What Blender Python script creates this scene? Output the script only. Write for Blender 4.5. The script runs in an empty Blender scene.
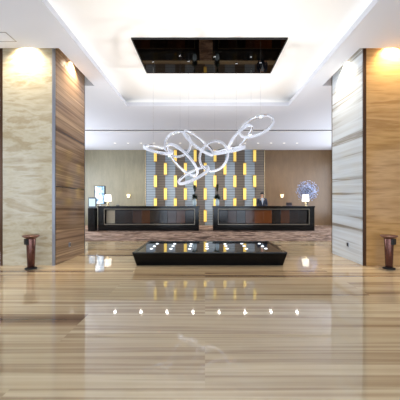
import bpy, bmesh, math, random
from mathutils import Vector, Matrix
random.seed(7)
S = bpy.context.scene
COL = S.collection
PI = math.pi

# ------------------------------------------------------------------ camera, world, big lights, exposure
FPX, CX, CY, EYE = 300.0, 205.0, 203.0, 1.2
cam = bpy.data.cameras.new('camera'); cam.sensor_width = 36.0; cam.lens = 36.0*FPX/400.0
cam.shift_x = -(CX-200)/400.0; cam.shift_y = (CY-200)/400.0
co = bpy.data.objects.new('camera', cam); COL.objects.link(co)
co.location = (0, 0, EYE); co.rotation_euler = (PI/2, 0, 0); S.camera = co

w = bpy.data.worlds.new('world'); S.world = w; w.use_nodes = True
w.node_tree.nodes['Background'].inputs[0].default_value = (0.75, 0.85, 1.0, 1)
w.node_tree.nodes['Background'].inputs[1].default_value = 0.6
S.view_settings.view_transform = 'Standard'; S.view_settings.look = 'None'
S.view_settings.exposure = 0.25; S.view_settings.gamma = 1.0
S.view_settings.use_curve_mapping = False
S.cycles.use_denoising = True
S.cycles.max_bounces = 10; S.cycles.diffuse_bounces = 6; S.cycles.glossy_bounces = 6
S.cycles.sample_clamp_indirect = 6.0
S.cycles.caustics_reflective = False; S.cycles.caustics_refractive = False

def area(name, loc, rot, sx, sy, power, col, spread=PI):
    l = bpy.data.lights.new(name, 'AREA'); l.shape = 'RECTANGLE'; l.size = sx; l.size_y = sy
    l.energy = power; l.color = col; l.spread = spread
    o = bpy.data.objects.new(name, l); COL.objects.link(o); o.location = loc; o.rotation_euler = rot
    return o
def spot(name, loc, power, col, angle, blend=0.6, rad=0.02, rot=(0, 0, 0)):
    l = bpy.data.lights.new(name, 'SPOT'); l.energy = power; l.color = col
    l.spot_size = angle; l.spot_blend = blend; l.shadow_soft_size = rad
    o = bpy.data.objects.new(name, l); COL.objects.link(o); o.location = loc; o.rotation_euler = rot
    return o

# room measures (metres)
ZC, ZL, ZU = 4.10, 4.21, 4.40          # ceiling, top of the coffer lip, coffer ceiling
XW, YB, YF = 7.2, 16.4, -4.0           # side walls, back wall, entrance wall
CO = (-2.34, 2.49, 1.2, 8.97)          # coffer opening
PL = (-3.94, -2.88, 5.76, 7.20)        # left pillar
PR = (3.04, 4.12, 5.76, 7.20)          # right pillar
G = 0.14                               # light slot round the pillars

COOL = (0.72, 0.84, 1.0); WARM = (1.0, 0.84, 0.60); NEUT = (1.0, 0.95, 0.88)
# daylight through the three entrance windows behind the camera
for k in range(3):
    area('entrance_daylight', (-4.4+4.4*k, YF-0.12, 1.75), (PI/2+0.25, 0, 0), 3.9, 3.2, 170, COOL)
# daylight through the windows of the two side walls
area('side_daylight', (-XW-0.12, 1.5, 1.8), (PI/2, 0, -PI/2), 6.5, 3.0, 110, COOL)
area('side_daylight', (XW+0.12, 1.0, 1.8), (PI/2, 0, PI/2), 5.5, 3.0, 30, COOL)
# added fill light behind unseen rear openings, brightens ceiling, wall, carpet and desks
area('added_rear_fill', (-XW-0.12, 11.6, 2.0), (PI/2+0.1, 0, -PI/2), 7.6, 3.0, 420, (0.86, 0.92, 1.0))
area('added_rear_fill', (XW+0.12, 11.6, 2.0), (PI/2+0.1, 0, PI/2), 7.6, 3.0, 360, (0.86, 0.92, 1.0))
# cove strips hidden on the ledge of the coffer
CVP = 4
area('cove_light', (CO[0]-0.16, 5.1, ZL+0.03), (PI, -0.9, 0), 0.08, 7.4, CVP, NEUT)
area('cove_light', (CO[1]+0.16, 5.1, ZL+0.03), (PI, 0.9, 0), 0.08, 7.4, CVP, (0.85, 0.93, 1.0))
area('cove_light', (0.075, CO[3]+0.16, ZL+0.03), (PI-0.9, 0, 0), 4.6, 0.08, CVP*0.3, NEUT)
area('cove_light', (0.075, CO[2]-0.16, ZL+0.03), (PI+0.9, 0, 0), 4.6, 0.08, CVP*0.6, NEUT)

# ------------------------------------------------------------------ helpers
def PX(px, Y): return (px-CX)*Y/FPX
def PZ(py, Y): return EYE+(CY-py)*Y/FPX
def lin(c):
    return tuple(((v/255)/12.92 if v/255 <= 0.04045 else ((v/255+0.055)/1.055)**2.4) for v in c)
def mat(name, rgb, rough=0.5, metal=0.0, emit=0.0, ecol=None, spec=0.5, coat=0.0):
    m = bpy.data.materials.new(name); m.use_nodes = True
    b = m.node_tree.nodes['Principled BSDF']
    b.inputs['Base Color'].default_value = (*lin(rgb), 1)
    b.inputs['Roughness'].default_value = rough; b.inputs['Metallic'].default_value = metal
    b.inputs['Specular IOR Level'].default_value = spec; b.inputs['Coat Weight'].default_value = coat
    if emit:
        b.inputs['Emission Color'].default_value = (*lin(ecol or rgb), 1)
        b.inputs['Emission Strength'].default_value = emit
    return m
def ramp(nt, stops):
    r = nt.nodes.new('ShaderNodeValToRGB'); e = r.color_ramp.elements
    while len(e) > 1: e.remove(e[-1])
    e[0].position = stops[0][0]; e[0].color = (*lin(stops[0][1]), 1)
    for p, c in stops[1:]:
        n = e.new(p); n.color = (*lin(c), 1)
    return r
def stone(name, stops, scale, rough=0.12, fine=0.35, rot=(0, 0, 0), distort=0.6, detail=4, nscale=1.0, spec=0.5, slab=None, joint=None, seam=(60, 48, 40)):
    """veined stone: a broad stretched noise plus a finer one along the same grain; slabs shift the vein"""
    m = bpy.data.materials.new(name); m.use_nodes = True; nt = m.node_tree
    b = nt.nodes['Principled BSDF']; b.inputs['Roughness'].default_value = rough
    b.inputs['Specular IOR Level'].default_value = spec
    tc = nt.nodes.new('ShaderNodeTexCoord'); mp = nt.nodes.new('ShaderNodeMapping')
    mp.inputs['Rotation'].default_value = rot
    mp2 = nt.nodes.new('ShaderNodeMapping'); mp2.inputs['Scale'].default_value = scale
    nt.links.new(tc.outputs['Object'], mp.inputs['Vector']); nt.links.new(mp.outputs[0], mp2.inputs['Vector'])
    n1 = nt.nodes.new('ShaderNodeTexNoise'); n1.noise_dimensions = '4D'
    n1.inputs['Scale'].default_value = nscale; n1.inputs['Detail'].default_value = detail
    n1.inputs['Distortion'].default_value = distort; n1.inputs['Roughness'].default_value = 0.6
    n2 = nt.nodes.new('ShaderNodeTexNoise'); n2.noise_dimensions = '4D'
    n2.inputs['Scale'].default_value = nscale*4.5; n2.inputs['Detail'].default_value = 5
    for n in (n1, n2): nt.links.new(mp2.outputs[0], n.inputs['Vector'])
    mx = nt.nodes.new('ShaderNodeMix'); mx.data_type = 'FLOAT'; mx.inputs[0].default_value = fine
    nt.links.new(n1.outputs[0], mx.inputs[2]); nt.links.new(n2.outputs[0], mx.inputs[3])
    r = ramp(nt, stops); nt.links.new(mx.outputs[0], r.inputs[0])
    out = r.outputs[0]
    if slab:
        br = nt.nodes.new('ShaderNodeTexBrick'); br.offset = 0.37
        br.inputs['Color1'].default_value = (0, 0, 0, 1); br.inputs['Color2'].default_value = (1, 1, 1, 1)
        br.inputs['Scale'].default_value = 1.0; br.inputs['Brick Width'].default_value = slab[0]
        br.inputs['Row Height'].default_value = slab[1]; br.inputs['Mortar Size'].default_value = 0.0
        nt.links.new(tc.outputs['Object'], br.inputs['Vector'])
        ml = nt.nodes.new('ShaderNodeMath'); ml.operation = 'MULTIPLY'; ml.inputs[1].default_value = slab[2]
        nt.links.new(br.outputs['Color'], ml.inputs[0])
        for n in (n1, n2): nt.links.new(ml.outputs[0], n.inputs['W'])
    if joint is not None:
        sp = nt.nodes.new('ShaderNodeSeparateXYZ'); nt.links.new(tc.outputs['Object'], sp.inputs[0])
        cm = nt.nodes.new('ShaderNodeMath'); cm.operation = 'COMPARE'; cm.inputs[1].default_value = joint; cm.inputs[2].default_value = 0.012
        nt.links.new(sp.outputs['Z'], cm.inputs[0])
        mj = nt.nodes.new('ShaderNodeMix'); mj.data_type = 'RGBA'; mj.inputs[7].default_value = (*lin(seam), 1)
        nt.links.new(cm.outputs[0], mj.inputs[0]); nt.links.new(out, mj.inputs[6]); out = mj.outputs[2]
    nt.links.new(out, b.inputs['Base Color'])
    return m

def flag(o, label=None, cat=None, group=None, kind=None):
    if label: o['label'] = label
    if cat: o['category'] = cat
    if group: o['group'] = group
    if kind: o['kind'] = kind
    return o
def obj(name, bm, m, parent=None, smooth=False):
    me = bpy.data.meshes.new(name); bm.normal_update(); bm.to_mesh(me); bm.free()
    for mm in (m if isinstance(m, (list, tuple)) else [m]): me.materials.append(mm)
    if smooth:
        for p in me.polygons: p.use_smooth = True
    o = bpy.data.objects.new(name, me); COL.objects.link(o)
    if parent: o.parent = parent
    return o
def thing(name, label, cat, loc=(0, 0, 0), group=None, rz=0):
    o = bpy.data.objects.new(name, None); COL.objects.link(o); o.location = loc
    o.rotation_euler = (0, 0, rz); o.empty_display_size = 0.1
    return flag(o, label, cat, group)
def box(bm, x0, x1, y0, y1, z0, z1, bev=0.0):
    n = bmesh.new()
    bmesh.ops.create_cube(n, size=1.0)
    for v in n.verts:
        v.co = Vector((x0+(v.co.x+0.5)*(x1-x0), y0+(v.co.y+0.5)*(y1-y0), z0+(v.co.z+0.5)*(z1-z0)))
    if bev: bmesh.ops.bevel(n, geom=n.edges[:], offset=bev, segments=2, affect='EDGES', profile=0.6)
    return merge(bm, n)
def merge(bm, n):
    me = bpy.data.meshes.new('tmp'); n.to_mesh(me); n.free(); bm.from_mesh(me); bpy.data.meshes.remove(me)
    return bm
def bx(*a, **k): return box(bmesh.new(), *a, **k)
def lathe(prof, seg=32, loc=(0, 0, 0), bm=None):
    bm = bm or bmesh.new(); rings = []
    for r, z in prof:
        if r < 1e-5: rings.append([bm.verts.new((loc[0], loc[1], loc[2]+z))])
        else: rings.append([bm.verts.new((loc[0]+r*math.cos(2*PI*k/seg), loc[1]+r*math.sin(2*PI*k/seg), loc[2]+z)) for k in range(seg)])
    for a, b in zip(rings[:-1], rings[1:]):
        for k in range(seg):
            q = (k+1) % seg
            if len(a) == 1 and len(b) == 1: continue
            if len(a) == 1: bm.faces.new((a[0], b[q], b[k]))
            elif len(b) == 1: bm.faces.new((a[k], a[q], b[0]))
            else: bm.faces.new((a[k], a[q], b[q], b[k]))
    bmesh.ops.recalc_face_normals(bm, faces=bm.faces[:])
    return bm
def tube(bm, p, q, r, seg=8):
    p, q = Vector(p), Vector(q); d = q-p
    M = Matrix.Translation((p+q)/2) @ d.to_track_quat('Z', 'Y').to_matrix().to_4x4()
    bmesh.ops.create_cone(bm, cap_ends=True, segments=seg, radius1=r, radius2=r, depth=d.length, matrix=M)
    return bm
def sph(bm, c, r, u=16, v=10, sc=(1, 1, 1)):
    M = Matrix.Translation(c) @ Matrix.Diagonal((sc[0], sc[1], sc[2], 1))
    bmesh.ops.create_uvsphere(bm, u_segments=u, v_segments=v, radius=r, matrix=M)
    return bm
ORD = ['first', 'second', 'third', 'fourth', 'fifth', 'sixth', 'seventh', 'eighth', 'ninth', 'tenth', 'eleventh', 'twelfth', 'thirteenth', 'fourteenth', 'fifteenth', 'sixteenth']
def nth(k, n):
    if k == 0: return 'leftmost'
    if k == n-1: return 'rightmost'
    return ORD[k]+' from left' if k < n/2 else (ORD[n-1-k]+' from right')

# ------------------------------------------------------------------ materials
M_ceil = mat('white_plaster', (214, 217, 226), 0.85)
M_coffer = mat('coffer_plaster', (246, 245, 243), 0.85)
M_floor = stone('floor_marble', [(0.34, (92, 71, 55)), (0.40, (130, 104, 81)), (0.44, (176, 152, 119)), (0.50, (200, 180, 146)), (0.535, (164, 140, 110)), (0.575, (212, 194, 160)), (0.63, (182, 158, 127)), (0.68, (124, 98, 76))],
                (0.05, 2.1, 1.0), rough=0.04, fine=0.26, distort=0.2, slab=(3.4, 0.65, 5.0), spec=0.85, detail=3.5)
M_rug = stone('carpet_swirl', [(0.36, (40, 28, 24)), (0.44, (92, 70, 58)), (0.50, (164, 140, 124)), (0.55, (70, 52, 42)), (0.62, (140, 112, 92))], (0.45, 1.0, 1), rough=0.95, distort=2.5, spec=0.1)
M_onyx = stone('pale_onyx', [(0.30, (140, 116, 84)), (0.42, (180, 166, 138)), (0.52, (200, 192, 168)), (0.60, (176, 160, 130)), (0.72, (196, 184, 156))], (0.7, 0.7, 2.4), rough=0.10, distort=1.6)
M_amber = stone('amber_stone', [(0.30, (132, 96, 54)), (0.42, (172, 130, 78)), (0.52, (194, 152, 98)), (0.60, (164, 122, 72)), (0.72, (186, 146, 92))], (0.35, 0.35, 3.2), rough=0.12, distort=0.8)
M_brownvein = stone('brown_veined_marble', [(0.34, (72, 53, 40)), (0.42, (110, 86, 66)), (0.48, (152, 125, 99)), (0.54, (116, 92, 70)), (0.60, (172, 144, 114)), (0.68, (124, 99, 76))], (0.07, 0.07, 3.6), rough=0.08, rot=(math.radians(2), 0, 0), distort=0.12, joint=1.52)
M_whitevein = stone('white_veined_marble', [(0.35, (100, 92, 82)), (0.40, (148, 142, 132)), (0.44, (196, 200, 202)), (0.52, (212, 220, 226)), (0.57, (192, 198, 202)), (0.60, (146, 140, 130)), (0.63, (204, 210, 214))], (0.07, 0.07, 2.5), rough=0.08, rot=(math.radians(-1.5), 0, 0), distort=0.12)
M_silk = stone('beige_silk_wall', [(0.3, (120, 114, 94)), (0.7, (142, 136, 114))], (6, 6, 1.2), rough=0.35)
M_tan = stone('brown_silk_wall', [(0.3, (98, 76, 52)), (0.7, (118, 92, 64))], (6, 6, 1.2), rough=0.35)
M_sidewall = stone('side_wall_stone', [(0.3, (150, 128, 100)), (0.7, (190, 168, 136))], (0.4, 0.4, 2.2), rough=0.3)
M_black = mat('black_granite', (12, 13, 14), 0.14, spec=0.3)
M_plinth = mat('black_lacquer', (8, 8, 9), 0.25, spec=0.2)
M_blackglass = mat('black_glass', (10, 11, 13), 0.03, spec=0.7)
M_mirror = mat('bronze_mirror', (58, 48, 36), 0.03, metal=1.0)
M_steel = mat('brushed_steel', (150, 152, 160), 0.3, metal=0.9)
M_bronze = mat('dark_bronze_strip', (82, 56, 38), 0.3, metal=0.7)
M_champ = mat('champagne_metal', (196, 176, 140), 0.25, metal=0.8)
M_copper = mat('copper_brown_metal', (98, 64, 56), 0.25, metal=0.75)
M_dish = mat('pale_copper_dish', (132, 98, 86), 0.3, metal=0.6)
M_dark = mat('matt_black', (14, 13, 13), 0.6)
M_gold = mat('lantern_gold_glass', (250, 214, 110), 0.4, emit=0.28, ecol=(255, 214, 96))
M_goldframe = mat('lantern_brass', (190, 150, 70), 0.3, metal=0.8)
M_shade = mat('lit_white_shade', (250, 246, 236), 0.7, emit=1.1, ecol=(255, 248, 236))
M_lens = mat('lamp_lens', (255, 250, 240), 0.3, emit=1.4, ecol=(255, 246, 228))
M_white = mat('white_trim', (235, 235, 238), 0.5)
M_crystal = mat('white_crystal', (188, 192, 204), 0.08, emit=0.22, ecol=(240, 244, 255), spec=0.9, coat=0.6)
M_chrome = mat('polished_chrome', (214, 216, 222), 0.08, metal=1.0)
M_leaf = mat('dark_green_leaf', (14, 36, 24), 0.5)
M_vase = mat('pale_blue_ceramic', (176, 196, 206), 0.2)

# ------------------------------------------------------------------ room shell
ST = dict(kind='structure')
flag(obj('floor', bx(-XW-0.3, XW+0.3, YF-0.3, YB+0.3, -0.1, 0), M_floor), **ST)
def holes(xs, ys, hs, z0, z1):
    bm = bmesh.new(); xs = sorted(xs); ys = sorted(ys)
    for a, b in zip(xs[:-1], xs[1:]):
        for c, d in zip(ys[:-1], ys[1:]):
            mx, my = (a+b)/2, (c+d)/2
            if any(h[0] < mx < h[1] and h[2] < my < h[3] for h in hs): continue
            box(bm, a, b, c, d, z0, z1)
    return bm
sl = (PL[0]-G, PL[1]+G, PL[2]-G, PL[3]+G*1.6); sr = (PR[0]-G, PR[1]+G, PR[2]-G, PR[3]+G*1.6)
flag(obj('ceiling', holes([-XW-0.3, sl[0], sl[1], CO[0], CO[1], sr[0], sr[1], XW+0.3],
     [YF-0.3, CO[2], sl[2], sl[3], CO[3], YB+0.3], [sl, sr, CO], ZC, ZL), M_ceil), **ST)
flag(obj('ceiling_coffer', bx(-XW-0.3, XW+0.3, YF-0.3, YB+0.3, ZU, ZU+0.1), M_coffer), **ST)
LG = 0.3
bm = bmesh.new()
for a in ((CO[0]-LG-0.04, CO[0]-LG, CO[2]-LG, CO[3]+LG), (CO[1]+LG, CO[1]+LG+0.04, CO[2]-LG, CO[3]+LG),
          (CO[0]-LG, CO[1]+LG, CO[2]-LG-0.04, CO[2]-LG), (CO[0]-LG, CO[1]+LG, CO[3]+LG, CO[3]+LG+0.04)):
    box(bm, *a, ZL, ZU)
flag(obj('trim_1', bm, M_coffer), **ST)
bm = bmesh.new()
for s in (sl, sr):
    t = 0.03
    box(bm, s[0]-t, s[0], s[2]-t, s[3]+t, ZL, ZU); box(bm, s[1], s[1]+t, s[2]-t, s[3]+t, ZL, ZU)
    box(bm, s[0], s[1], s[2]-t, s[2], ZL, ZU); box(bm, s[0], s[1], s[3], s[3]+t, ZL, ZU)
flag(obj('trim_2', bm, M_ceil), **ST)

# back wall: plain silk left and right, lantern wall between
XL = 3.22
flag(obj('wall_back_left', bx(-XW, -XL-0.04, YB, YB+0.2, 0, ZC), M_silk), **ST)
flag(obj('wall_back_right', bx(XL+0.04, XW, YB, YB+0.2, 0, ZC), M_tan), **ST)
M_lw = bpy.data.materials.new('striped_lantern_wall'); M_lw.use_nodes = True
nt = M_lw.node_tree; b = nt.nodes['Principled BSDF']; b.inputs['Roughness'].default_value = 0.3
tc = nt.nodes.new('ShaderNodeTexCoord'); sep = nt.nodes.new('ShaderNodeSeparateXYZ'); nt.links.new(tc.outputs['Object'], sep.inputs[0])
def mth(op, a, bb=None, cc=None):
    n = nt.nodes.new('ShaderNodeMath'); n.operation = op
    for i, v in enumerate((a, bb, cc)):
        if v is None: continue
        if isinstance(v, (int, float)): n.inputs[i].default_value = v
        else: nt.links.new(v, n.inputs[i])
    return n.outputs[0]
PIT = 0.541
cell = mth('FLOOR', mth('DIVIDE', mth('ADD', sep.outputs['X'], 20*PIT), PIT))
par = mth('MODULO', cell, 2.0)
half = mth('FLOOR', mth('DIVIDE', sep.outputs['Z'], 0.685))
cmb = nt.nodes.new('ShaderNodeCombineXYZ'); nt.links.new(cell, cmb.inputs[0]); nt.links.new(half, cmb.inputs[2])
wn = nt.nodes.new('ShaderNodeTexWhiteNoise'); wn.noise_dimensions = '3D'; nt.links.new(cmb.outputs[0], wn.inputs[0])
stripe = mth('MULTIPLY_ADD', mth('SINE', mth('MULTIPLY', sep.outputs['Z'], 46.0)), 0.5, 0.5)
m1 = nt.nodes.new('ShaderNodeMix'); m1.data_type = 'RGBA'
m1.inputs[6].default_value = (*lin((156, 170, 182)), 1); m1.inputs[7].default_value = (*lin((112, 102, 92)), 1)
nt.links.new(par, m1.inputs[0])
m2 = nt.nodes.new('ShaderNodeMix'); m2.data_type = 'RGBA'; m2.blend_type = 'MULTIPLY'
fac = mth('ADD', mth('MULTIPLY', stripe, 0.42), mth('MULTIPLY', wn.outputs['Value'], 0.35))
nt.links.new(fac, m2.inputs[0]); nt.links.new(m1.outputs[2], m2.inputs[6]); m2.inputs[7].default_value = (0.3, 0.28, 0.27, 1)
nt.links.new(m2.outputs[2], b.inputs['Base Color'])
flag(obj('wall_back', bx(-XL, XL, YB-0.06, YB+0.2, 0, ZC), M_lw), **ST)
bm = bmesh.new()
for s in (-1, 1): box(bm, s*(XL+0.02)-0.02, s*(XL+0.02)+0.02, YB-0.09, YB+0.1, 0, ZC)
flag(obj('trim_3', bm, M_champ), **ST)
# side walls with window openings, entrance wall with three glazed openings
def wall_y(name, x0, x1, y0, y1, m): flag(obj(name, bx(x0, x1, y0, y1, 0, ZC), m), **ST)
def wall_win(name, s, y0, y1):
    bm = bmesh.new(); a, c = (-XW-0.2, -XW) if s < 0 else (XW, XW+0.2)
    box(bm, a, c, YF, y0, 0, ZC); box(bm, a, c, y1, 7.7, 0, ZC); box(bm, a, c, 15.5, YB+0.2, 0, ZC)
    for p, q in ((y0, y1), (7.7, 15.5)): box(bm, a, c, p, q, 0, 0.4); box(bm, a, c, p, q, 3.55, ZC)  # rear openings added to let the fill light in
    flag(obj(name, bm, M_sidewall), **ST)
wall_win('wall_left', -1, -1.8, 4.8); wall_win('wall_right', 1, -1.8, 3.8)
bm = bmesh.new()
for a, c in ((-XW-0.2, -6.4), (-2.4, -2.0), (2.0, 2.4), (6.4, XW+0.2)): box(bm, a, c, YF-0.2, YF, 0, ZC)
box(bm, -6.4, 6.4, YF-0.2, YF, 0, 0.1); box(bm, -6.4, 6.4, YF-0.2, YF, 3.4, ZC)
flag(obj('wall_entrance', bm, M_sidewall), **ST)
def winframe(k, x0, x1, y0, y1, z0, z1):
    bm = bmesh.new(); t = 0.05
    alongx = (x1-x0) > (y1-y0)
    n = 3
    for i in range(n+1):
        if alongx: p = x0+t+(x1-x0-2*t)*i/n; box(bm, p-t, p+t, y0, y1, z0, z1)
        else: p = y0+t+(y1-y0-2*t)*i/n; box(bm, x0, x1, p-t, p+t, z0, z1)
    for z in (z0, z1-2*t): box(bm, x0, x1, y0, y1, z, z+2*t)
    flag(obj('window_%d' % k, bm, M_bronze), **ST)
for k in range(3): winframe(k+1, -6.4+4.4*k, -2.4+4.4*k, YF-0.1, YF-0.02, 0.1, 3.4)
winframe(4, -XW-0.1, -XW-0.02, -1.8, 4.8, 0.4, 3.55); winframe(5, XW+0.02, XW+0.1, -1.8, 3.8, 0.4, 3.55)
winframe(6, -XW-0.1, -XW-0.02, 7.7, 15.5, 0.4, 3.55); winframe(7, XW+0.02, XW+0.1, 7.7, 15.5, 0.4, 3.55)  # unseen rear frames, added along with the fill light

# ------------------------------------------------------------------ pillars
def pillar(p, inner, label, mfront, mside, mstrip):
    x0, x1, y0, y1 = p; cx, cy = (x0+x1)/2, (y0+y1)/2
    t = thing('pillar', label, 'pillar', (cx, cy, 0))
    hx, hy = (x1-x0)/2, (y1-y0)/2
    obj('core', bx(-hx+0.02, hx-0.02, -hy+0.02, hy-0.02, 0, ZU-0.02), M_sidewall, t)
    e = 0.035
    obj('front_panel', bx(-hx+e, hx-e, -hy, -hy+0.02, 0, ZU-0.02), mfront, t)
    obj('rear_panel', bx(-hx+e, hx-e, hy-0.02, hy, 0, ZU-0.02), mfront, t)
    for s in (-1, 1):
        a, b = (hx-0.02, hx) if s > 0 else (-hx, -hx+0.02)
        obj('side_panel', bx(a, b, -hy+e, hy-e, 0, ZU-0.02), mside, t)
        for q in (-1, 1):
            bm = bmesh.new()
            box(bm, min(s*hx, s*(hx-e-0.02)), max(s*hx, s*(hx-e-0.02)), min(q*(hy+0.004), q*(hy-0.02)), max(q*(hy+0.004), q*(hy-0.02)), 0, ZU-0.03)
            obj('corner_strip', bm, mstrip if s == inner else M_bronze, t)
    # small dark socket low on the inner face
    sx = hx if inner > 0 else -hx
    bm = bx(min(sx, sx+inner*0.012), max(sx, sx+inner*0.012), -0.14, -0.06, 0.27, 0.36, bev=0.004)
    so = obj('socket', bm, M_steel, t); so['label'] = 'small steel socket plate with dark insert'
    obj('socket_insert', bx(min(sx+inner*0.01, sx+inner*0.016), max(sx+inner*0.01, sx+inner*0.016), -0.125, -0.075, 0.285, 0.345), M_dark, so)
    return t
pillar(PL, 1, 'tall square stone pillar on the left, pale onyx front and brown veined side', M_onyx, M_brownvein, M_steel)
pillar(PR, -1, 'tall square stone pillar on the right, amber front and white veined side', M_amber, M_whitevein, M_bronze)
# downlights tucked in the slot round each pillar
def slot_light(x, y, label, power):
    t = thing('slot_downlight', label, 'downlight', (x, y, ZU-0.10), 'downlights in the slots round the pillars')
    obj('housing', lathe([(0, 0.10), (0.045, 0.10), (0.045, 0), (0.036, 0), (0.034, 0.02), (0, 0.02)], 20), M_steel, t, True)
    obj('lens', lathe([(0, 0.016), (0.033, 0.016), (0.033, 0.019), (0, 0.019)], 20), M_lens, t)
    s = spot('slot_spot', (0, 0, -0.01), power, WARM, math.radians(120), 0.9, 0.03); s.parent = t
for p, i, nm in ((PL, 1, 'left'), (PR, -1, 'right')):
    mx, my = (p[0]+p[1])/2, (p[2]+p[3])/2
    pw = 260
    slot_light(mx, p[2]-G*0.7, 'recessed warm downlight above the front face of the %s pillar' % nm, pw)
    slot_light(p[1]+G*0.7 if i > 0 else p[0]-G*0.7, my, 'recessed warm downlight above the inner side of the %s pillar' % nm, pw)

# ------------------------------------------------------------------ ceiling: dark mirror, slot diffuser, hatch, downlights
ZP = ZU-0.03
ya, yb = FPX*(ZP-EYE)/164.0, FPX*(ZP-EYE)/129.5
xa, xb = PX(131, ya), PX(288, ya)
cxp, cyp = (xa+xb)/2, (ya+yb)/2
t = thing('ceiling_mirror', 'dark bronze mirror panel set in the bright white coffer', 'mirror', (cxp, cyp, ZP))
hw, hd = (xb-xa)/2, (yb-ya)/2
obj('glass', bx(-hw+0.02, hw-0.02, -hd+0.02, hd-0.02, 0.006, 0.024), M_mirror, t)
bm = bmesh.new()
for a in ((-hw, hw, -hd, -hd+0.02), (-hw, hw, hd-0.02, hd), (-hw, -hw+0.02, -hd, hd), (hw-0.02, hw, -hd, hd)): box(bm, *a, 0, 0.028)
obj('frame', bm, M_dark, t)

yd = FPX*(ZC-EYE)/73.0
t = thing('slot_diffuser', 'long dark linear air slot across the ceiling before the desks', 'air vent', (0, yd, ZC))
obj('slot', bx(-XW+0.1, XW-0.1, -0.09, 0.07, -0.012, 0), mat('slot_dark', (52, 54, 62), 0.6), t)
bm = bmesh.new(); box(bm, -XW+0.1, XW-0.1, 0.07, 0.20, -0.025, 0); box(bm, -XW+0.1, XW-0.1, -0.13, -0.09, -0.015, 0)
obj('frame', bm, M_white, t)
t = thing('access_hatch', 'faint square access hatch in the ceiling by the left pillar', 'hatch', (-3.72, 5.24, ZC))
obj('panel', bx(-0.32, 0.32, -0.13, 0.13, -0.004, 0), M_ceil, t)
bm = bmesh.new()
for a in ((-0.34, 0.34, -0.15, -0.135), (-0.34, 0.34, 0.135, 0.15), (-0.34, -0.325, -0.15, 0.15), (0.325, 0.34, -0.15, 0.15)): box(bm, *a, -0.006, 0)
obj('frame', bm, M_steel, t)

ND = 15
bmr = lathe([(0.075, 0), (0.075, -0.006), (0.06, -0.012), (0.052, -0.004), (0.052, 0)], 24)
bml = lathe([(0, -0.003), (0.052, -0.003), (0.052, 0), (0, 0)], 24)
for k in range(ND):
    x = -4.35+8.8*k/(ND-1)
    t = thing('ceiling_downlight', 'small round ceiling downlight, %s in the row above the desks' % nth(k, ND), 'downlight', (x, 14.5, ZC), 'row of downlights above the desks')
    if k == 0: r0 = obj('trim_ring', bmr, M_white, t, True); l0 = obj('lens', bml, M_lens, t)
    else:
        for s in (r0, l0):
            c = s.copy(); COL.objects.link(c); c.parent = t
    if k % 2 == 0:
        s = spot('downlight_beam', (0, 0, -0.02), 130, NEUT, math.radians(150), 0.8, 0.05); s.parent = t

# ------------------------------------------------------------------ wall lanterns
def lantern(px, z, label, proto=[]):
    t = thing('wall_lantern', label, 'wall light', ((px-205.0)*16.3/FPX, YB-0.06, z), 'gold lanterns on the back wall')
    if not proto:
        bm = bx(-0.075, 0.075, -0.11, -0.02, -0.30, 0.30, bev=0.012)
        proto.append(obj('lamp_shade', bm, M_gold, t))
        bm = bmesh.new()
        for s in (-1, 1): box(bm, -0.08, 0.08, -0.115, 0.0, s*0.315-0.018, s*0.315+0.018, bev=0.004)
        box(bm, -0.06, 0.06, -0.02, 0, -0.31, 0.31)
        proto.append(obj('bracket', bm, M_goldframe, t))
    else:
        for s in proto:
            c = s.copy(); COL.objects.link(c); c.parent = t
A = [155.5, 175.4, 195.2, 215, 234.8, 254.6]; B = [165.5, 185.4, 205.2, 224.9, 244.7]
for row, xs, z in (('top', A, 3.76), ('second', B, 3.05), ('third', A, 2.38), ('fourth', B, 1.69), ('fifth', A, 1.14)):
    for k, px in enumerate(xs):
        lantern(px, z, 'glowing gold wall lantern, %s in the %s row' % (nth(k, len(xs)), row))
lantern(205.2, 0.50, 'glowing gold wall lantern low between the two reception desks')

# ------------------------------------------------------------------ carpet
flag(obj('carpet', bx(-XW+0.1, XW-0.1, 9.4, YB-0.5, 0, 0.012, bev=0.004), M_rug), 'brown swirl patterned carpet before and under the reception desks', 'carpet')

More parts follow.
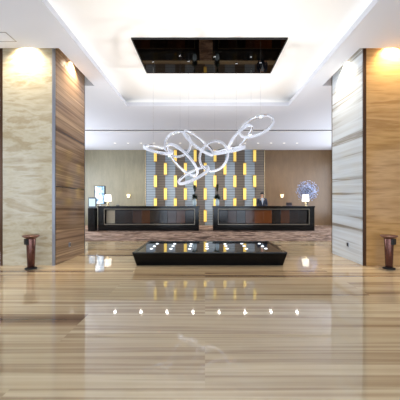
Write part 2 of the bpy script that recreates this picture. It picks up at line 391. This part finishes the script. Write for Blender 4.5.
# ------------------------------------------------------------------ reception desks
YD, ZD = 12.86, 1.07
niche_cols = [mat('niche_stone', c, 0.15) for c in ((20, 14, 12), (74, 42, 24), (30, 19, 16), (104, 56, 26), (24, 18, 17), (52, 31, 22))]
M_pale = mat('pale_shelf_stone', (150, 140, 120), 0.3)
def desk(x0, x1, i0, i1, label, order):
    cx = (x0+x1)/2; t = thing('reception_desk', label, 'reception desk', (cx, YD, 0.012))
    a, b = x0-cx, x1-cx; ia, ib = i0-cx, i1-cx; Z0, Z1 = PZ(224.5, YD)-0.012, PZ(209, YD)-0.012
    H = ZD-0.012
    obj('worktop', bx(a-0.02, b+0.02, -0.03, 0.80, H-0.07, H, bev=0.008), M_black, t)
    bm = bmesh.new(); box(bm, a, ia, 0, 0.78, 0.0, H-0.07)
    obj('end_panel', bm, M_black, t)
    bm = bmesh.new(); box(bm, ib, b, 0, 0.78, 0.0, H-0.07)
    obj('end_panel', bm, M_black, t)
    obj('plinth', bx(ia, ib, 0, 0.78, 0, Z0), M_black, t)
    obj('top_rail', bx(ia, ib, 0, 0.30, Z1, H-0.07), M_black, t)
    obj('niche_back', bx(ia, ib, 0.20, 0.24, Z0, Z1), M_dark, t)
    n = len(order)
    for k, c in enumerate(order):
        p, q = ia+0.05+(ib-ia-0.1)*k/n, ia+0.05+(ib-ia-0.1)*(k+1)/n
        obj('niche_panel', bx(p+0.002, q-0.002, 0.14, 0.20, Z0+0.04, Z1-0.06, bev=0.006), niche_cols[c] if c >= 0 else M_pale, t)
    bm = bmesh.new(); f = 0.022
    box(bm, ia, ib, -0.008, 0.05, Z1-f*0.8, Z1+0.008); box(bm, ia, ib, -0.008, 0.05, Z0-0.01, Z0+f)
    box(bm, ia, ia+f, -0.012, 0.05, Z0, Z1); box(bm, ib-f, ib, -0.012, 0.05, Z0, Z1)
    obj('niche_frame', bm, mat('niche_frame_metal', (128, 120, 106), 0.3, metal=0.7), t)
    return t
desk(PX(98, YD), PX(199, YD), PX(104, YD), PX(195, YD), 'long black granite reception desk on the left with a recessed brown stone front', [-1, 0, 2, 5, 1, 2, 0, 5, 1, 4])
desk(PX(213, YD), PX(314.5, YD), PX(218, YD), PX(309.5, YD), 'long black granite reception desk on the right with a recessed amber stone front', [4, 5, 0, 1, 3, 3, 0, 1, 2, 0])

# ------------------------------------------------------------------ black table (plinth) below the mirror
ZT = 0.27
y0, y1 = FPX*(EYE-ZT)/49.3, FPX*(EYE-ZT)/38.0
x0, x1 = PX(132.3, y0), PX(287.3, y0)
cx, cy = (x0+x1)/2, (y0+y1)/2; hw, hd = (x1-x0)/2, (y1-y0)/2
t = thing('display_plinth', 'low wide black plinth with tapered sides and a glass top in the lobby centre', 'plinth', (cx, cy, 0))
bm = bmesh.new(); lo = 0.055
v = [bm.verts.new(p) for p in ((-hw+lo, -hd+0.11, 0), (hw-lo, -hd+0.11, 0), (hw-lo, hd-0.11, 0), (-hw+lo, hd-0.11, 0), (-hw, -hd, ZT-0.02), (hw, -hd, ZT-0.02), (hw, hd, ZT-0.02), (-hw, hd, ZT-0.02))]
for f in ((3, 2, 1, 0), (0, 1, 5, 4), (1, 2, 6, 5), (2, 3, 7, 6), (3, 0, 4, 7), (4, 5, 6, 7)): bm.faces.new([v[i] for i in f])
obj('body', bm, M_plinth, t)
bm = bmesh.new(); r = 0.06
for a in ((-hw, hw, -hd, -hd+r), (-hw, hw, hd-r, hd), (-hw, -hw+r, -hd+r, hd-r), (hw-r, hw, -hd+r, hd-r)): box(bm, *a, ZT-0.02, ZT)
obj('rim', bm, M_black, t)
obj('glass_top', bx(-hw+r, hw-r, -hd+r, hd-r, ZT-0.02, ZT-0.006), M_blackglass, t)
up = None
for c in range(7):
    for rw in range(3):
        px = (154.5, 173, 190.5, 207, 226, 244, 262.5)[c]
        X = PX(px, cy)-cx; Yy = (rw-1)*0.36+random.uniform(-0.03, 0.03)
        if up is None:
            up = obj('uplight', lathe([(0, 0.012), (0.022, 0.012), (0.032, 0.006), (0.032, 0), (0, 0)], 16), mat('uplight_lens', (240, 244, 255), 0.2, emit=1.5, ecol=(240, 246, 255)), t, True); u = up
        else:
            u = up.copy(); COL.objects.link(u)
        u.location = (X, Yy, ZT-0.006)
for c in range(7):
    px = (154.5, 173, 190.5, 207, 226, 244, 262.5)[c]
    l = spot('uplight_beam', (PX(px, cy)-cx, 0, ZT+0.03), 84, (1.0, 0.97, 0.94), math.radians(100), 0.8, 0.04, (PI, 0, 0)); l.parent = t
# ------------------------------------------------------------------ chandelier of linked crystal rings
YC = cy
t = thing('chandelier', 'chandelier of linked white crystal rings hanging above the black plinth', 'chandelier', (0, YC, 0))
def ring(cxp, cyp, a, b, ang, sgn, dy):
    """ring seen as an ellipse of half axes a, b px, major axis turned ang degrees (up to the right positive)"""
    Y = YC+dy; k = Y/FPX; R = a*k; q = min(1, b/a)
    c = Vector((PX(cxp, Y), dy, PZ(cyp, Y))); an = math.radians(ang)
    u = Vector((math.cos(an), 0, math.sin(an))); bb = Vector((-math.sin(an), 0, math.cos(an)))
    vv = bb*q+Vector((0, sgn*math.sqrt(1-q*q), 0)); nn = u.cross(vv).normalized()
    M = Matrix((u, vv, nn)).transposed().to_4x4(); M.translation = c
    # crystal bead rows set round a slim chrome band
    bm = bmesh.new(); n = int(2*PI*R/0.030)
    for i in range(n):
        th = 2*PI*i/n
        for row in (-1, 0, 1):
            th2 = th+(0.5 if row == 0 else 0)*2*PI/n
            p = Vector(((R+0.012)*math.cos(th2), (R+0.012)*math.sin(th2), row*0.021))
            bmesh.ops.create_icosphere(bm, subdivisions=1, radius=0.014, matrix=Matrix.Translation(p))
            if row == 0:
                p = Vector(((R-0.012)*math.cos(th2), (R-0.012)*math.sin(th2), 0.0))
                bmesh.ops.create_icosphere(bm, subdivisions=1, radius=0.017, matrix=Matrix.Translation(p))
    bmesh.ops.transform(bm, matrix=M, verts=bm.verts)
    o = obj('ring', bm, M_crystal, t)
    bm = lathe([(R-0.006, -0.031), (R+0.006, -0.031), (R+0.006, 0.031), (R-0.006, 0.031), (R-0.006, -0.031)], 64)
    bmesh.ops.transform(bm, matrix=M, verts=bm.verts)
    obj('frame', bm, M_chrome, o, True)
    return max((M @ Vector((R*math.cos(x*0.1), R*math.sin(x*0.1), 0)) for x in range(63)), key=lambda p: p.z)
tops = [ring(*a) for a in (
    (158.5, 149.5, 14, 4.5, -14, 1, 0.00),
    (178, 144.5, 13, 10.5, 25, -1, 0.10),
    (199, 143, 18, 6.5, -40, 1, 0.05),
    (213.5, 156, 15.5, 13.5, 70, 1, -0.05),
    (193.5, 175, 16.5, 5.5, 27, 1, -0.10),
    (182, 160.5, 20, 6, -43, -1, -0.05),
    (228.5, 150, 16, 4, 12, 1, 0.05),
    (240.5, 138, 15.5, 4, 44, -1, 0.10),
    (256, 126, 17.5, 10.5, 32, 1, 0.05))]
for p in tops[:4]+tops[6:]:
    obj('wire', tube(bmesh.new(), p, (p.x, p.y, ZP+0.006), 0.0022, 6), M_chrome, t)
    obj('ceiling_cup', lathe([(0, -0.02), (0.018, -0.016), (0.02, 0), (0, 0)], 14, (p.x, p.y, ZP+0.006)), M_chrome, t, True)

# ------------------------------------------------------------------ ash bins
def bin_(x, y, rz, label):
    t = thing('ash_bin', label, 'ash bin', (x, y, 0), rz=rz)
    obj('base', lathe([(0, 0), (0.10, 0), (0.105, 0.008), (0.10, 0.02), (0.068, 0.028), (0, 0.028)], 32), M_dark, t, True)
    obj('body', lathe([(0.056, 0.024), (0.060, 0.03), (0.080, 0.545), (0.075, 0.56), (0, 0.56)], 36), M_copper, t, True)
    d = obj('ash_dish', lathe([(0.075, 0.552), (0.115, 0.572), (0.142, 0.592), (0.145, 0.606), (0.138, 0.612), (0.128, 0.604), (0.09, 0.588), (0, 0.584)], 40), M_dish, t, True)
    d['label'] = 'wide paler copper dish on top of the bin'
    obj('sand', lathe([(0, 0.594), (0.07, 0.593), (0.108, 0.592), (0.108, 0.589), (0, 0.586)], 32), mat('white_sand', (196, 184, 170), 0.9), d)
    h = obj('hatch', bx(-0.055, 0.055, -0.102, -0.02, 0.445, 0.55, bev=0.01), M_dark, t); h['label'] = 'black waste opening under the dish'
    obj('flap', bx(-0.042, 0.042, -0.107, -0.097, 0.468, 0.532, bev=0.004), mat('hatch_flap', (30, 26, 26), 0.3, metal=0.5), h)
bin_(PX(31, 5.48), 5.48, math.radians(-42), 'copper brown ash bin with round dish top before the left pillar')
bin_(PX(389, 5.48), 5.48, math.radians(35), 'copper brown ash bin with round dish top before the right pillar')

# ------------------------------------------------------------------ things on and behind the desks
def table_lamp(x, y, label):
    t = thing('table_lamp', label, 'lamp', (x, y, ZD))
    obj('base', lathe([(0, 0), (0.07, 0), (0.07, 0.015), (0.02, 0.03), (0.035, 0.07), (0.045, 0.12), (0.018, 0.18), (0.012, 0.22), (0, 0.22)], 24), M_champ, t, True)
    bm = bmesh.new(); s0, s1 = 0.125, 0.105
    v = [bm.verts.new((sx*s, sy*s, z)) for z, s in ((0.20, s0), (0.50, s1)) for sx, sy in ((-1, -1), (1, -1), (1, 1), (-1, 1))]
    for k in range(4): bm.faces.new((v[k], v[(k+1) % 4], v[4+(k+1) % 4], v[4+k]))
    bm.faces.new(v[4:])
    obj('lamp_shade', bm, M_shade, t)
    bm = tube(bmesh.new(), (0, 0, 0.20), (0, 0, 0.497), 0.006)
    obj('stem', bm, M_champ, t)
table_lamp(PX(108, 13.2), 13.2, 'table lamp with lit square white shade on the left desk')
table_lamp(PX(305.5, 13.2), 13.2, 'table lamp with lit square white shade on the right desk')

def sconce(px, label, s):
    Y = YB; t = thing('wall_sconce', label, 'wall light', (PX(px, Y), Y, PZ(196, Y)))
    obj('lamp_shade', lathe([(0.05, -0.09), (0.09, 0.08), (0.085, 0.08), (0.046, -0.09), (0.05, -0.09)], 20, (0, -0.11, 0)), mat('sconce_glow', (255, 236, 190), 0.5, emit=2.0*s, ecol=(255, 232, 180)), t, True)
    obj('bracket', box(bx(-0.03, 0.03, -0.02, 0, -0.12, 0.02), -0.012, 0.012, -0.11, -0.01, -0.10, -0.085), M_champ, t)
sconce(129, 'small glowing wall sconce behind the left desk', 1.0)
sconce(281.5, 'small glowing wall sconce behind the right desk', 0.8)

# framed lit picture on the left rear wall
M_pic = bpy.data.materials.new('backlit_picture'); M_pic.use_nodes = True
nt = M_pic.node_tree; b = nt.nodes['Principled BSDF']
tc = nt.nodes.new('ShaderNodeTexCoord'); nz = nt.nodes.new('ShaderNodeTexNoise'); nz.inputs['Scale'].default_value = 3.2
nt.links.new(tc.outputs['Object'], nz.inputs['Vector'])
r = ramp(nt, [(0.38, (70, 96, 120)), (0.48, (160, 194, 220)), (0.60, (236, 246, 250))]); nt.links.new(nz.outputs[0], r.inputs[0])
nt.links.new(r.outputs[0], b.inputs['Base Color']); nt.links.new(r.outputs[0], b.inputs['Emission Color']); b.inputs['Emission Strength'].default_value = 0.9
Yp = 13.9
t = thing('poster_stand', 'black framed lit poster of pale blue shapes standing behind the left desk', 'poster stand', (PX(100, Yp), Yp, 0.012), rz=math.radians(8))
zb, zt, h2 = PZ(204.5, Yp), PZ(186, Yp), 0.25
obj('poster', bx(-h2+0.03, h2-0.06, -0.012, 0, zb+0.03, zt-0.03), M_pic, t)
bm = bmesh.new(); box(bm, -h2, h2, 0, 0.04, zb, zt)
for a in ((-h2, h2, zb, zb+0.03), (-h2, h2, zt-0.03, zt), (-h2, -h2+0.03, zb, zt), (h2-0.06, h2, zb, zt)): box(bm, a[0], a[1], -0.025, 0.0, a[2], a[3])
obj('frame', bm, M_dark, t)
obj('pole', tube(bmesh.new(), (0, 0.06, 0.02), (0, 0.06, zt-0.1), 0.025, 12), M_steel, t)
obj('foot', lathe([(0, 0), (0.22, 0), (0.22, 0.015), (0.03, 0.03), (0, 0.03)], 28, (0, 0.06, 0)), M_dark, t, True)

# touch kiosk beside the left desk
Yk = 12.75
t = thing('touch_kiosk', 'dark self-service kiosk with a small grey screen left of the left desk', 'kiosk', (PX(91.5, Yk), Yk, 0.012))
obj('cabinet', bx(-0.15, 0.14, -0.02, 0.34, 0, PZ(208.5, Yk), bev=0.01), M_black, t)
zb, zt = PZ(208.5, Yk), PZ(197.5, Yk)
bm = bx(-0.17, 0.17, 0.08, 0.14, zb, zt, bev=0.01); obj('screen_housing', bm, mat('kiosk_grey', (70, 78, 82), 0.4), t)
s = obj('screen', bx(-0.13, 0.13, 0.07, 0.08, zb+0.08, zt-0.06), mat('grey_screen', (170, 190, 204), 0.2, emit=0.5, ecol=(176, 198, 214)), t)

# potted plants at the inner ends of the two desks
def leafblade(bm, base, direction, L, W, droop):
    d = Vector(direction).normalized(); side = d.cross(Vector((0, 0, 1)))
    side = side.normalized() if side.length > 1e-3 else Vector((1, 0, 0))
    prev = None; n = 6
    for i in range(n+1):
        s = i/n; p = Vector(base)+d*L*s-Vector((0, 0, droop*L*s*s)); wd = W*math.sin(PI*min(1, s*0.9+0.1))*0.5+0.001
        m = p+Vector((0, 0, -0.01)); a, c = bm.verts.new(p-side*wd), bm.verts.new(p+side*wd); mm = bm.verts.new(m)
        if prev: bm.faces.new((prev[0], a, mm, prev[1])); bm.faces.new((prev[1], mm, c, prev[2]))
        prev = (a, mm, c)
def plant(x, y, label, top, seed):
    rn = random.Random(seed); t = thing('vase_plant', label, 'plant', (x, y, ZD))
    obj('vase', lathe([(0, 0), (0.06, 0), (0.08, 0.05), (0.09, 0.16), (0.065, 0.28), (0.05, 0.33), (0.06, 0.35), (0.045, 0.35), (0.04, 0.32), (0, 0.32)], 28), M_vase, t, True)
    bm = bmesh.new()
    for k in range(70):
        an = rn.uniform(0, 2*PI); leafblade(bm, (0, 0, 0.34+rn.uniform(0, 0.16)), (math.cos(an), math.sin(an), rn.uniform(0.0, 1.4)), rn.uniform(0.11, 0.19), 0.07, 0.8)
    for k in range(110):
        an = rn.uniform(0, 2*PI); zz = 0.62+rn.uniform(0, top)
        leafblade(bm, (0, 0, zz), (math.cos(an), math.sin(an), 1.2), rn.uniform(0.07, 0.13)*(0.7 if zz < 0.7 else 1), 0.06, 0.3)
    obj('foliage', bm, M_leaf, t, True)
    obj('stem', tube(bmesh.new(), (0, 0, 0.31), (0, 0, 0.66+top), 0.012), M_leaf, t)
plant(PX(194.7, 13.1), 13.1, 'slim dark green plant in a pale vase on the inner end of the left desk', 0.25, 3)
plant(PX(217.3, 13.1), 13.1, 'bushy dark green plant in a pale vase on the inner end of the right desk', 0.30, 9)

# round ball of pale blue blossoms behind the right desk
Yb = 14.4; R = 0.50; zc = PZ(191.5, Yb)
t = thing('flower_ball', 'large round ball of pale blue blossoms behind the lamp on the right desk', 'flowers', (PX(307, Yb), Yb, 0.012))
bm = bmesh.new(); rn = random.Random(5)
for k in range(330):
    z = 1-2*(k+0.5)/330; ph = k*2.399963; rr = math.sqrt(1-z*z)
    d = Vector((rr*math.cos(ph), rr*math.sin(ph), z)); p = d*R*rn.uniform(0.62, 1.08)
    q = d.to_track_quat('Z', 'Y').to_matrix().to_4x4()
    for j in range(4):
        M = Matrix.Translation(p+Vector((0, 0, zc))) @ q @ Matrix.Rotation(j*PI/2+k, 4, 'Z') @ Matrix.Translation((0.02, 0, 0.004)) @ Matrix.Diagonal((1, 0.75, 0.25, 1))
        bmesh.ops.create_icosphere(bm, subdivisions=1, radius=0.024, matrix=M)
obj('blossoms', bm, mat('pale_blue_petal', (150, 164, 200), 0.7), t)
bm = bmesh.new()
for k in range(70):
    z = 1-2*(k+0.5)/70; ph = k*2.399963; rr = math.sqrt(1-z*z)
    tube(bm, (0, 0, zc), (rr*math.cos(ph)*R*0.85, rr*math.sin(ph)*R*0.85, zc+z*R*0.85), 0.004, 5)
obj('twigs', bm, M_leaf, t)
obj('stem', tube(bmesh.new(), (0, 0, 0.55), (0, 0, zc-0.2), 0.03), M_leaf, t)
obj('floor_vase', lathe([(0, 0), (0.14, 0), (0.18, 0.1), (0.16, 0.4), (0.09, 0.6), (0.10, 0.64), (0.07, 0.63), (0, 0.58)], 28), M_vase, t, True)

# small dark things on the desks
t = thing('desk_box', 'small dark box with a pale base on the right desk', 'box', (PX(289, 13.15), 13.15, ZD))
obj('body', bx(-0.11, 0.11, -0.08, 0.08, 0.02, 0.15, bev=0.012), mat('dark_leather', (38, 26, 34), 0.5), t)
obj('base', bx(-0.12, 0.12, -0.09, 0.09, 0, 0.022, bev=0.004), mat('grey_base', (120, 110, 116), 0.5), t)
t = thing('card_holder', 'tiny dark card holder on the left desk', 'card holder', (PX(118, 13.0), 13.0, ZD))
obj('tray', bx(-0.07, 0.07, -0.04, 0.04, 0, 0.03, bev=0.004), M_dark, t)
obj('card', bx(-0.06, 0.06, -0.005, 0.005, 0.03, 0.09), mat('card_grey', (120, 116, 108), 0.6), t)

# ------------------------------------------------------------------ receptionist
def skin_mesh(name, verts, edges, m, parent=None, lvl=2, root=0):
    me = bpy.data.meshes.new(name); me.from_pydata([v[:3] for v in verts], edges, [])
    o = bpy.data.objects.new(name, me); COL.objects.link(o)
    o.modifiers.new('skin', 'SKIN')
    sv = me.skin_vertices[0].data
    for i, v in enumerate(verts):
        r = v[3] if isinstance(v[3], tuple) else (v[3], v[3])
        sv[i].radius = r; sv[i].use_root = (i == root)
    s = o.modifiers.new('sub', 'SUBSURF'); s.levels = lvl; s.render_levels = lvl
    o.modifiers['skin'].use_smooth_shade = True
    dg = bpy.context.evaluated_depsgraph_get()
    nm = bpy.data.meshes.new_from_object(o.evaluated_get(dg))
    bpy.data.objects.remove(o)
    nm.materials.clear(); nm.materials.append(m)
    for p in nm.polygons: p.use_smooth = True
    o = bpy.data.objects.new(name, nm); COL.objects.link(o)
    if parent: o.parent = parent
    return o
Yr = 14.0
M_skin = mat('skin', (206, 160, 130), 0.55); M_suit = mat('navy_suit', (34, 44, 62), 0.75); M_hair = mat('black_hair', (16, 13, 13), 0.5)
per = thing('person', 'person in a dark blue suit and pale shirt standing behind the right desk', 'person', (PX(262, Yr), Yr, 0.016))
# one continuous body: pelvis, spine, neck, head, arms with hands low in front, legs
V = [(0, 0, 0.90, (0.13, 0.10)), (0, 0, 1.10, (0.12, 0.09)), (0, 0, 1.28, (0.14, 0.10)), (0, 0.0, 1.38, (0.09, 0.075)), (0, -0.005, 1.45, 0.048), (0, -0.015, 1.53, (0.062, 0.072)), (0, -0.01, 1.60, (0.068, 0.082))]
E = [(0, 1), (1, 2), (2, 3), (3, 4), (4, 5), (5, 6)]
for s in (-1, 1):
    n = len(V)
    V += [(s*0.17, 0, 1.35, 0.055), (s*0.22, 0.02, 1.10, 0.042), (s*0.14, -0.16, 0.98, 0.034), (s*0.09, -0.22, 0.965, (0.032, 0.018))]
    E += [(2, n), (n, n+1), (n+1, n+2), (n+2, n+3)]
    h = n+3
    for f in range(5):
        m0 = len(V); dx = (f-2)*0.016
        L = (0.05, 0.062, 0.066, 0.06, 0.05)[f]
        V += [(s*(0.085-dx*0.6), -0.25-0.004*f, 0.962+dx*0.7, 0.009), (s*(0.075-dx*0.4)-s*0.02, -0.25-L*0.6, 0.95+dx*0.7, 0.008)]
        E += [(h, m0), (m0, m0+1)]
    n = len(V)
    V += [(s*0.09, 0, 0.80, 0.085), (s*0.09, 0.0, 0.47, 0.058), (s*0.09, 0.02, 0.09, 0.042), (s*0.095, -0.12, 0.035, (0.042, 0.03))]
    E += [(0, n), (n, n+1), (n+1, n+2), (n+2, n+3)]
body = skin_mesh('body', V, E, M_skin, per)
J = [(0, 0, 0.84, (0.16, 0.12)), (0, 0, 1.10, (0.145, 0.112)), (0, 0, 1.28, (0.165, 0.122)), (0, 0.01, 1.39, (0.085, 0.07))]
JE = [(0, 1), (1, 2), (2, 3)]
for s in (-1, 1):
    n = len(J); J += [(s*0.175, 0, 1.355, 0.068), (s*0.225, 0.02, 1.10, 0.055), (s*0.145, -0.155, 0.985, 0.044)]
    JE += [(2, n), (n, n+1), (n+1, n+2)]
skin_mesh('jacket', J, JE, M_suit, per)
T = [(0, 0, 0.90, (0.14, 0.11))]; TE = []
for s in (-1, 1):
    n = len(T); T += [(s*0.09, 0, 0.78, 0.10), (s*0.09, 0, 0.47, 0.075), (s*0.09, 0.02, 0.10, 0.062)]; TE += [(0, n), (n, n+1), (n+1, n+2)]
skin_mesh('trousers', T, TE, M_suit, per)
for s in (-1, 1):
    bm = sph(bmesh.new(), (s*0.095, -0.075, 0.035), 0.05, 16, 10, (1, 2.6, 0.72)); obj('shoe', bm, M_dark, per, True)
bm = bmesh.new()
v = [bm.verts.new(p) for p in ((-0.055, -0.088, 1.41), (0.055, -0.088, 1.41), (0.045, -0.128, 1.30), (-0.045, -0.128, 1.30), (0.0, -0.130, 1.08), (-0.055, -0.06, 1.41), (0.055, -0.06, 1.41), (0.045, -0.10, 1.30), (-0.045, -0.10, 1.30), (0, -0.10, 1.08))]
for f in ((0, 1, 2, 3), (3, 2, 4), (5, 8, 7, 6), (8, 9, 7), (0, 5, 6, 1), (1, 6, 7, 2), (2, 7, 9, 4), (4, 9, 8, 3), (3, 8, 5, 0)): bm.faces.new([v[i] for i in f])
bmesh.ops.recalc_face_normals(bm, faces=bm.faces[:]); obj('shirt_front', bm, mat('pale_shirt', (196, 206, 216), 0.7), per)
bm = sph(bmesh.new(), (0, 0.012, 1.605), 0.098, 20, 14, (0.86, 1.0, 0.92))
bmesh.ops.delete(bm, geom=[x for x in bm.verts if x.co.y < -0.05 and x.co.z < 1.625 or x.co.z < 1.52], context='VERTS')
obj('hair', bm, M_hair, per, True)
for s in (-1, 1):
    e = obj('eye', sph(bmesh.new(), (s*0.028, -0.088, 1.578), 0.010, 10, 8), mat('eye_white', (230, 228, 224), 0.2), per, True)
    obj('iris', sph(bmesh.new(), (s*0.028, -0.0955, 1.578), 0.005, 8, 6), M_hair, e, True)
    obj('ear', sph(bmesh.new(), (s*0.074, -0.005, 1.565), 0.022, 10, 8, (0.4, 0.7, 1.2)), M_skin, per, True)
obj('nose', sph(bmesh.new(), (0, -0.10, 1.553), 0.014, 10, 8, (0.8, 1.0, 1.4)), M_skin, per, True)
obj('mouth', sph(bmesh.new(), (0, -0.088, 1.518), 0.02, 10, 6, (1, 0.4, 0.28)), mat('lips', (160, 90, 84), 0.5), per, True)
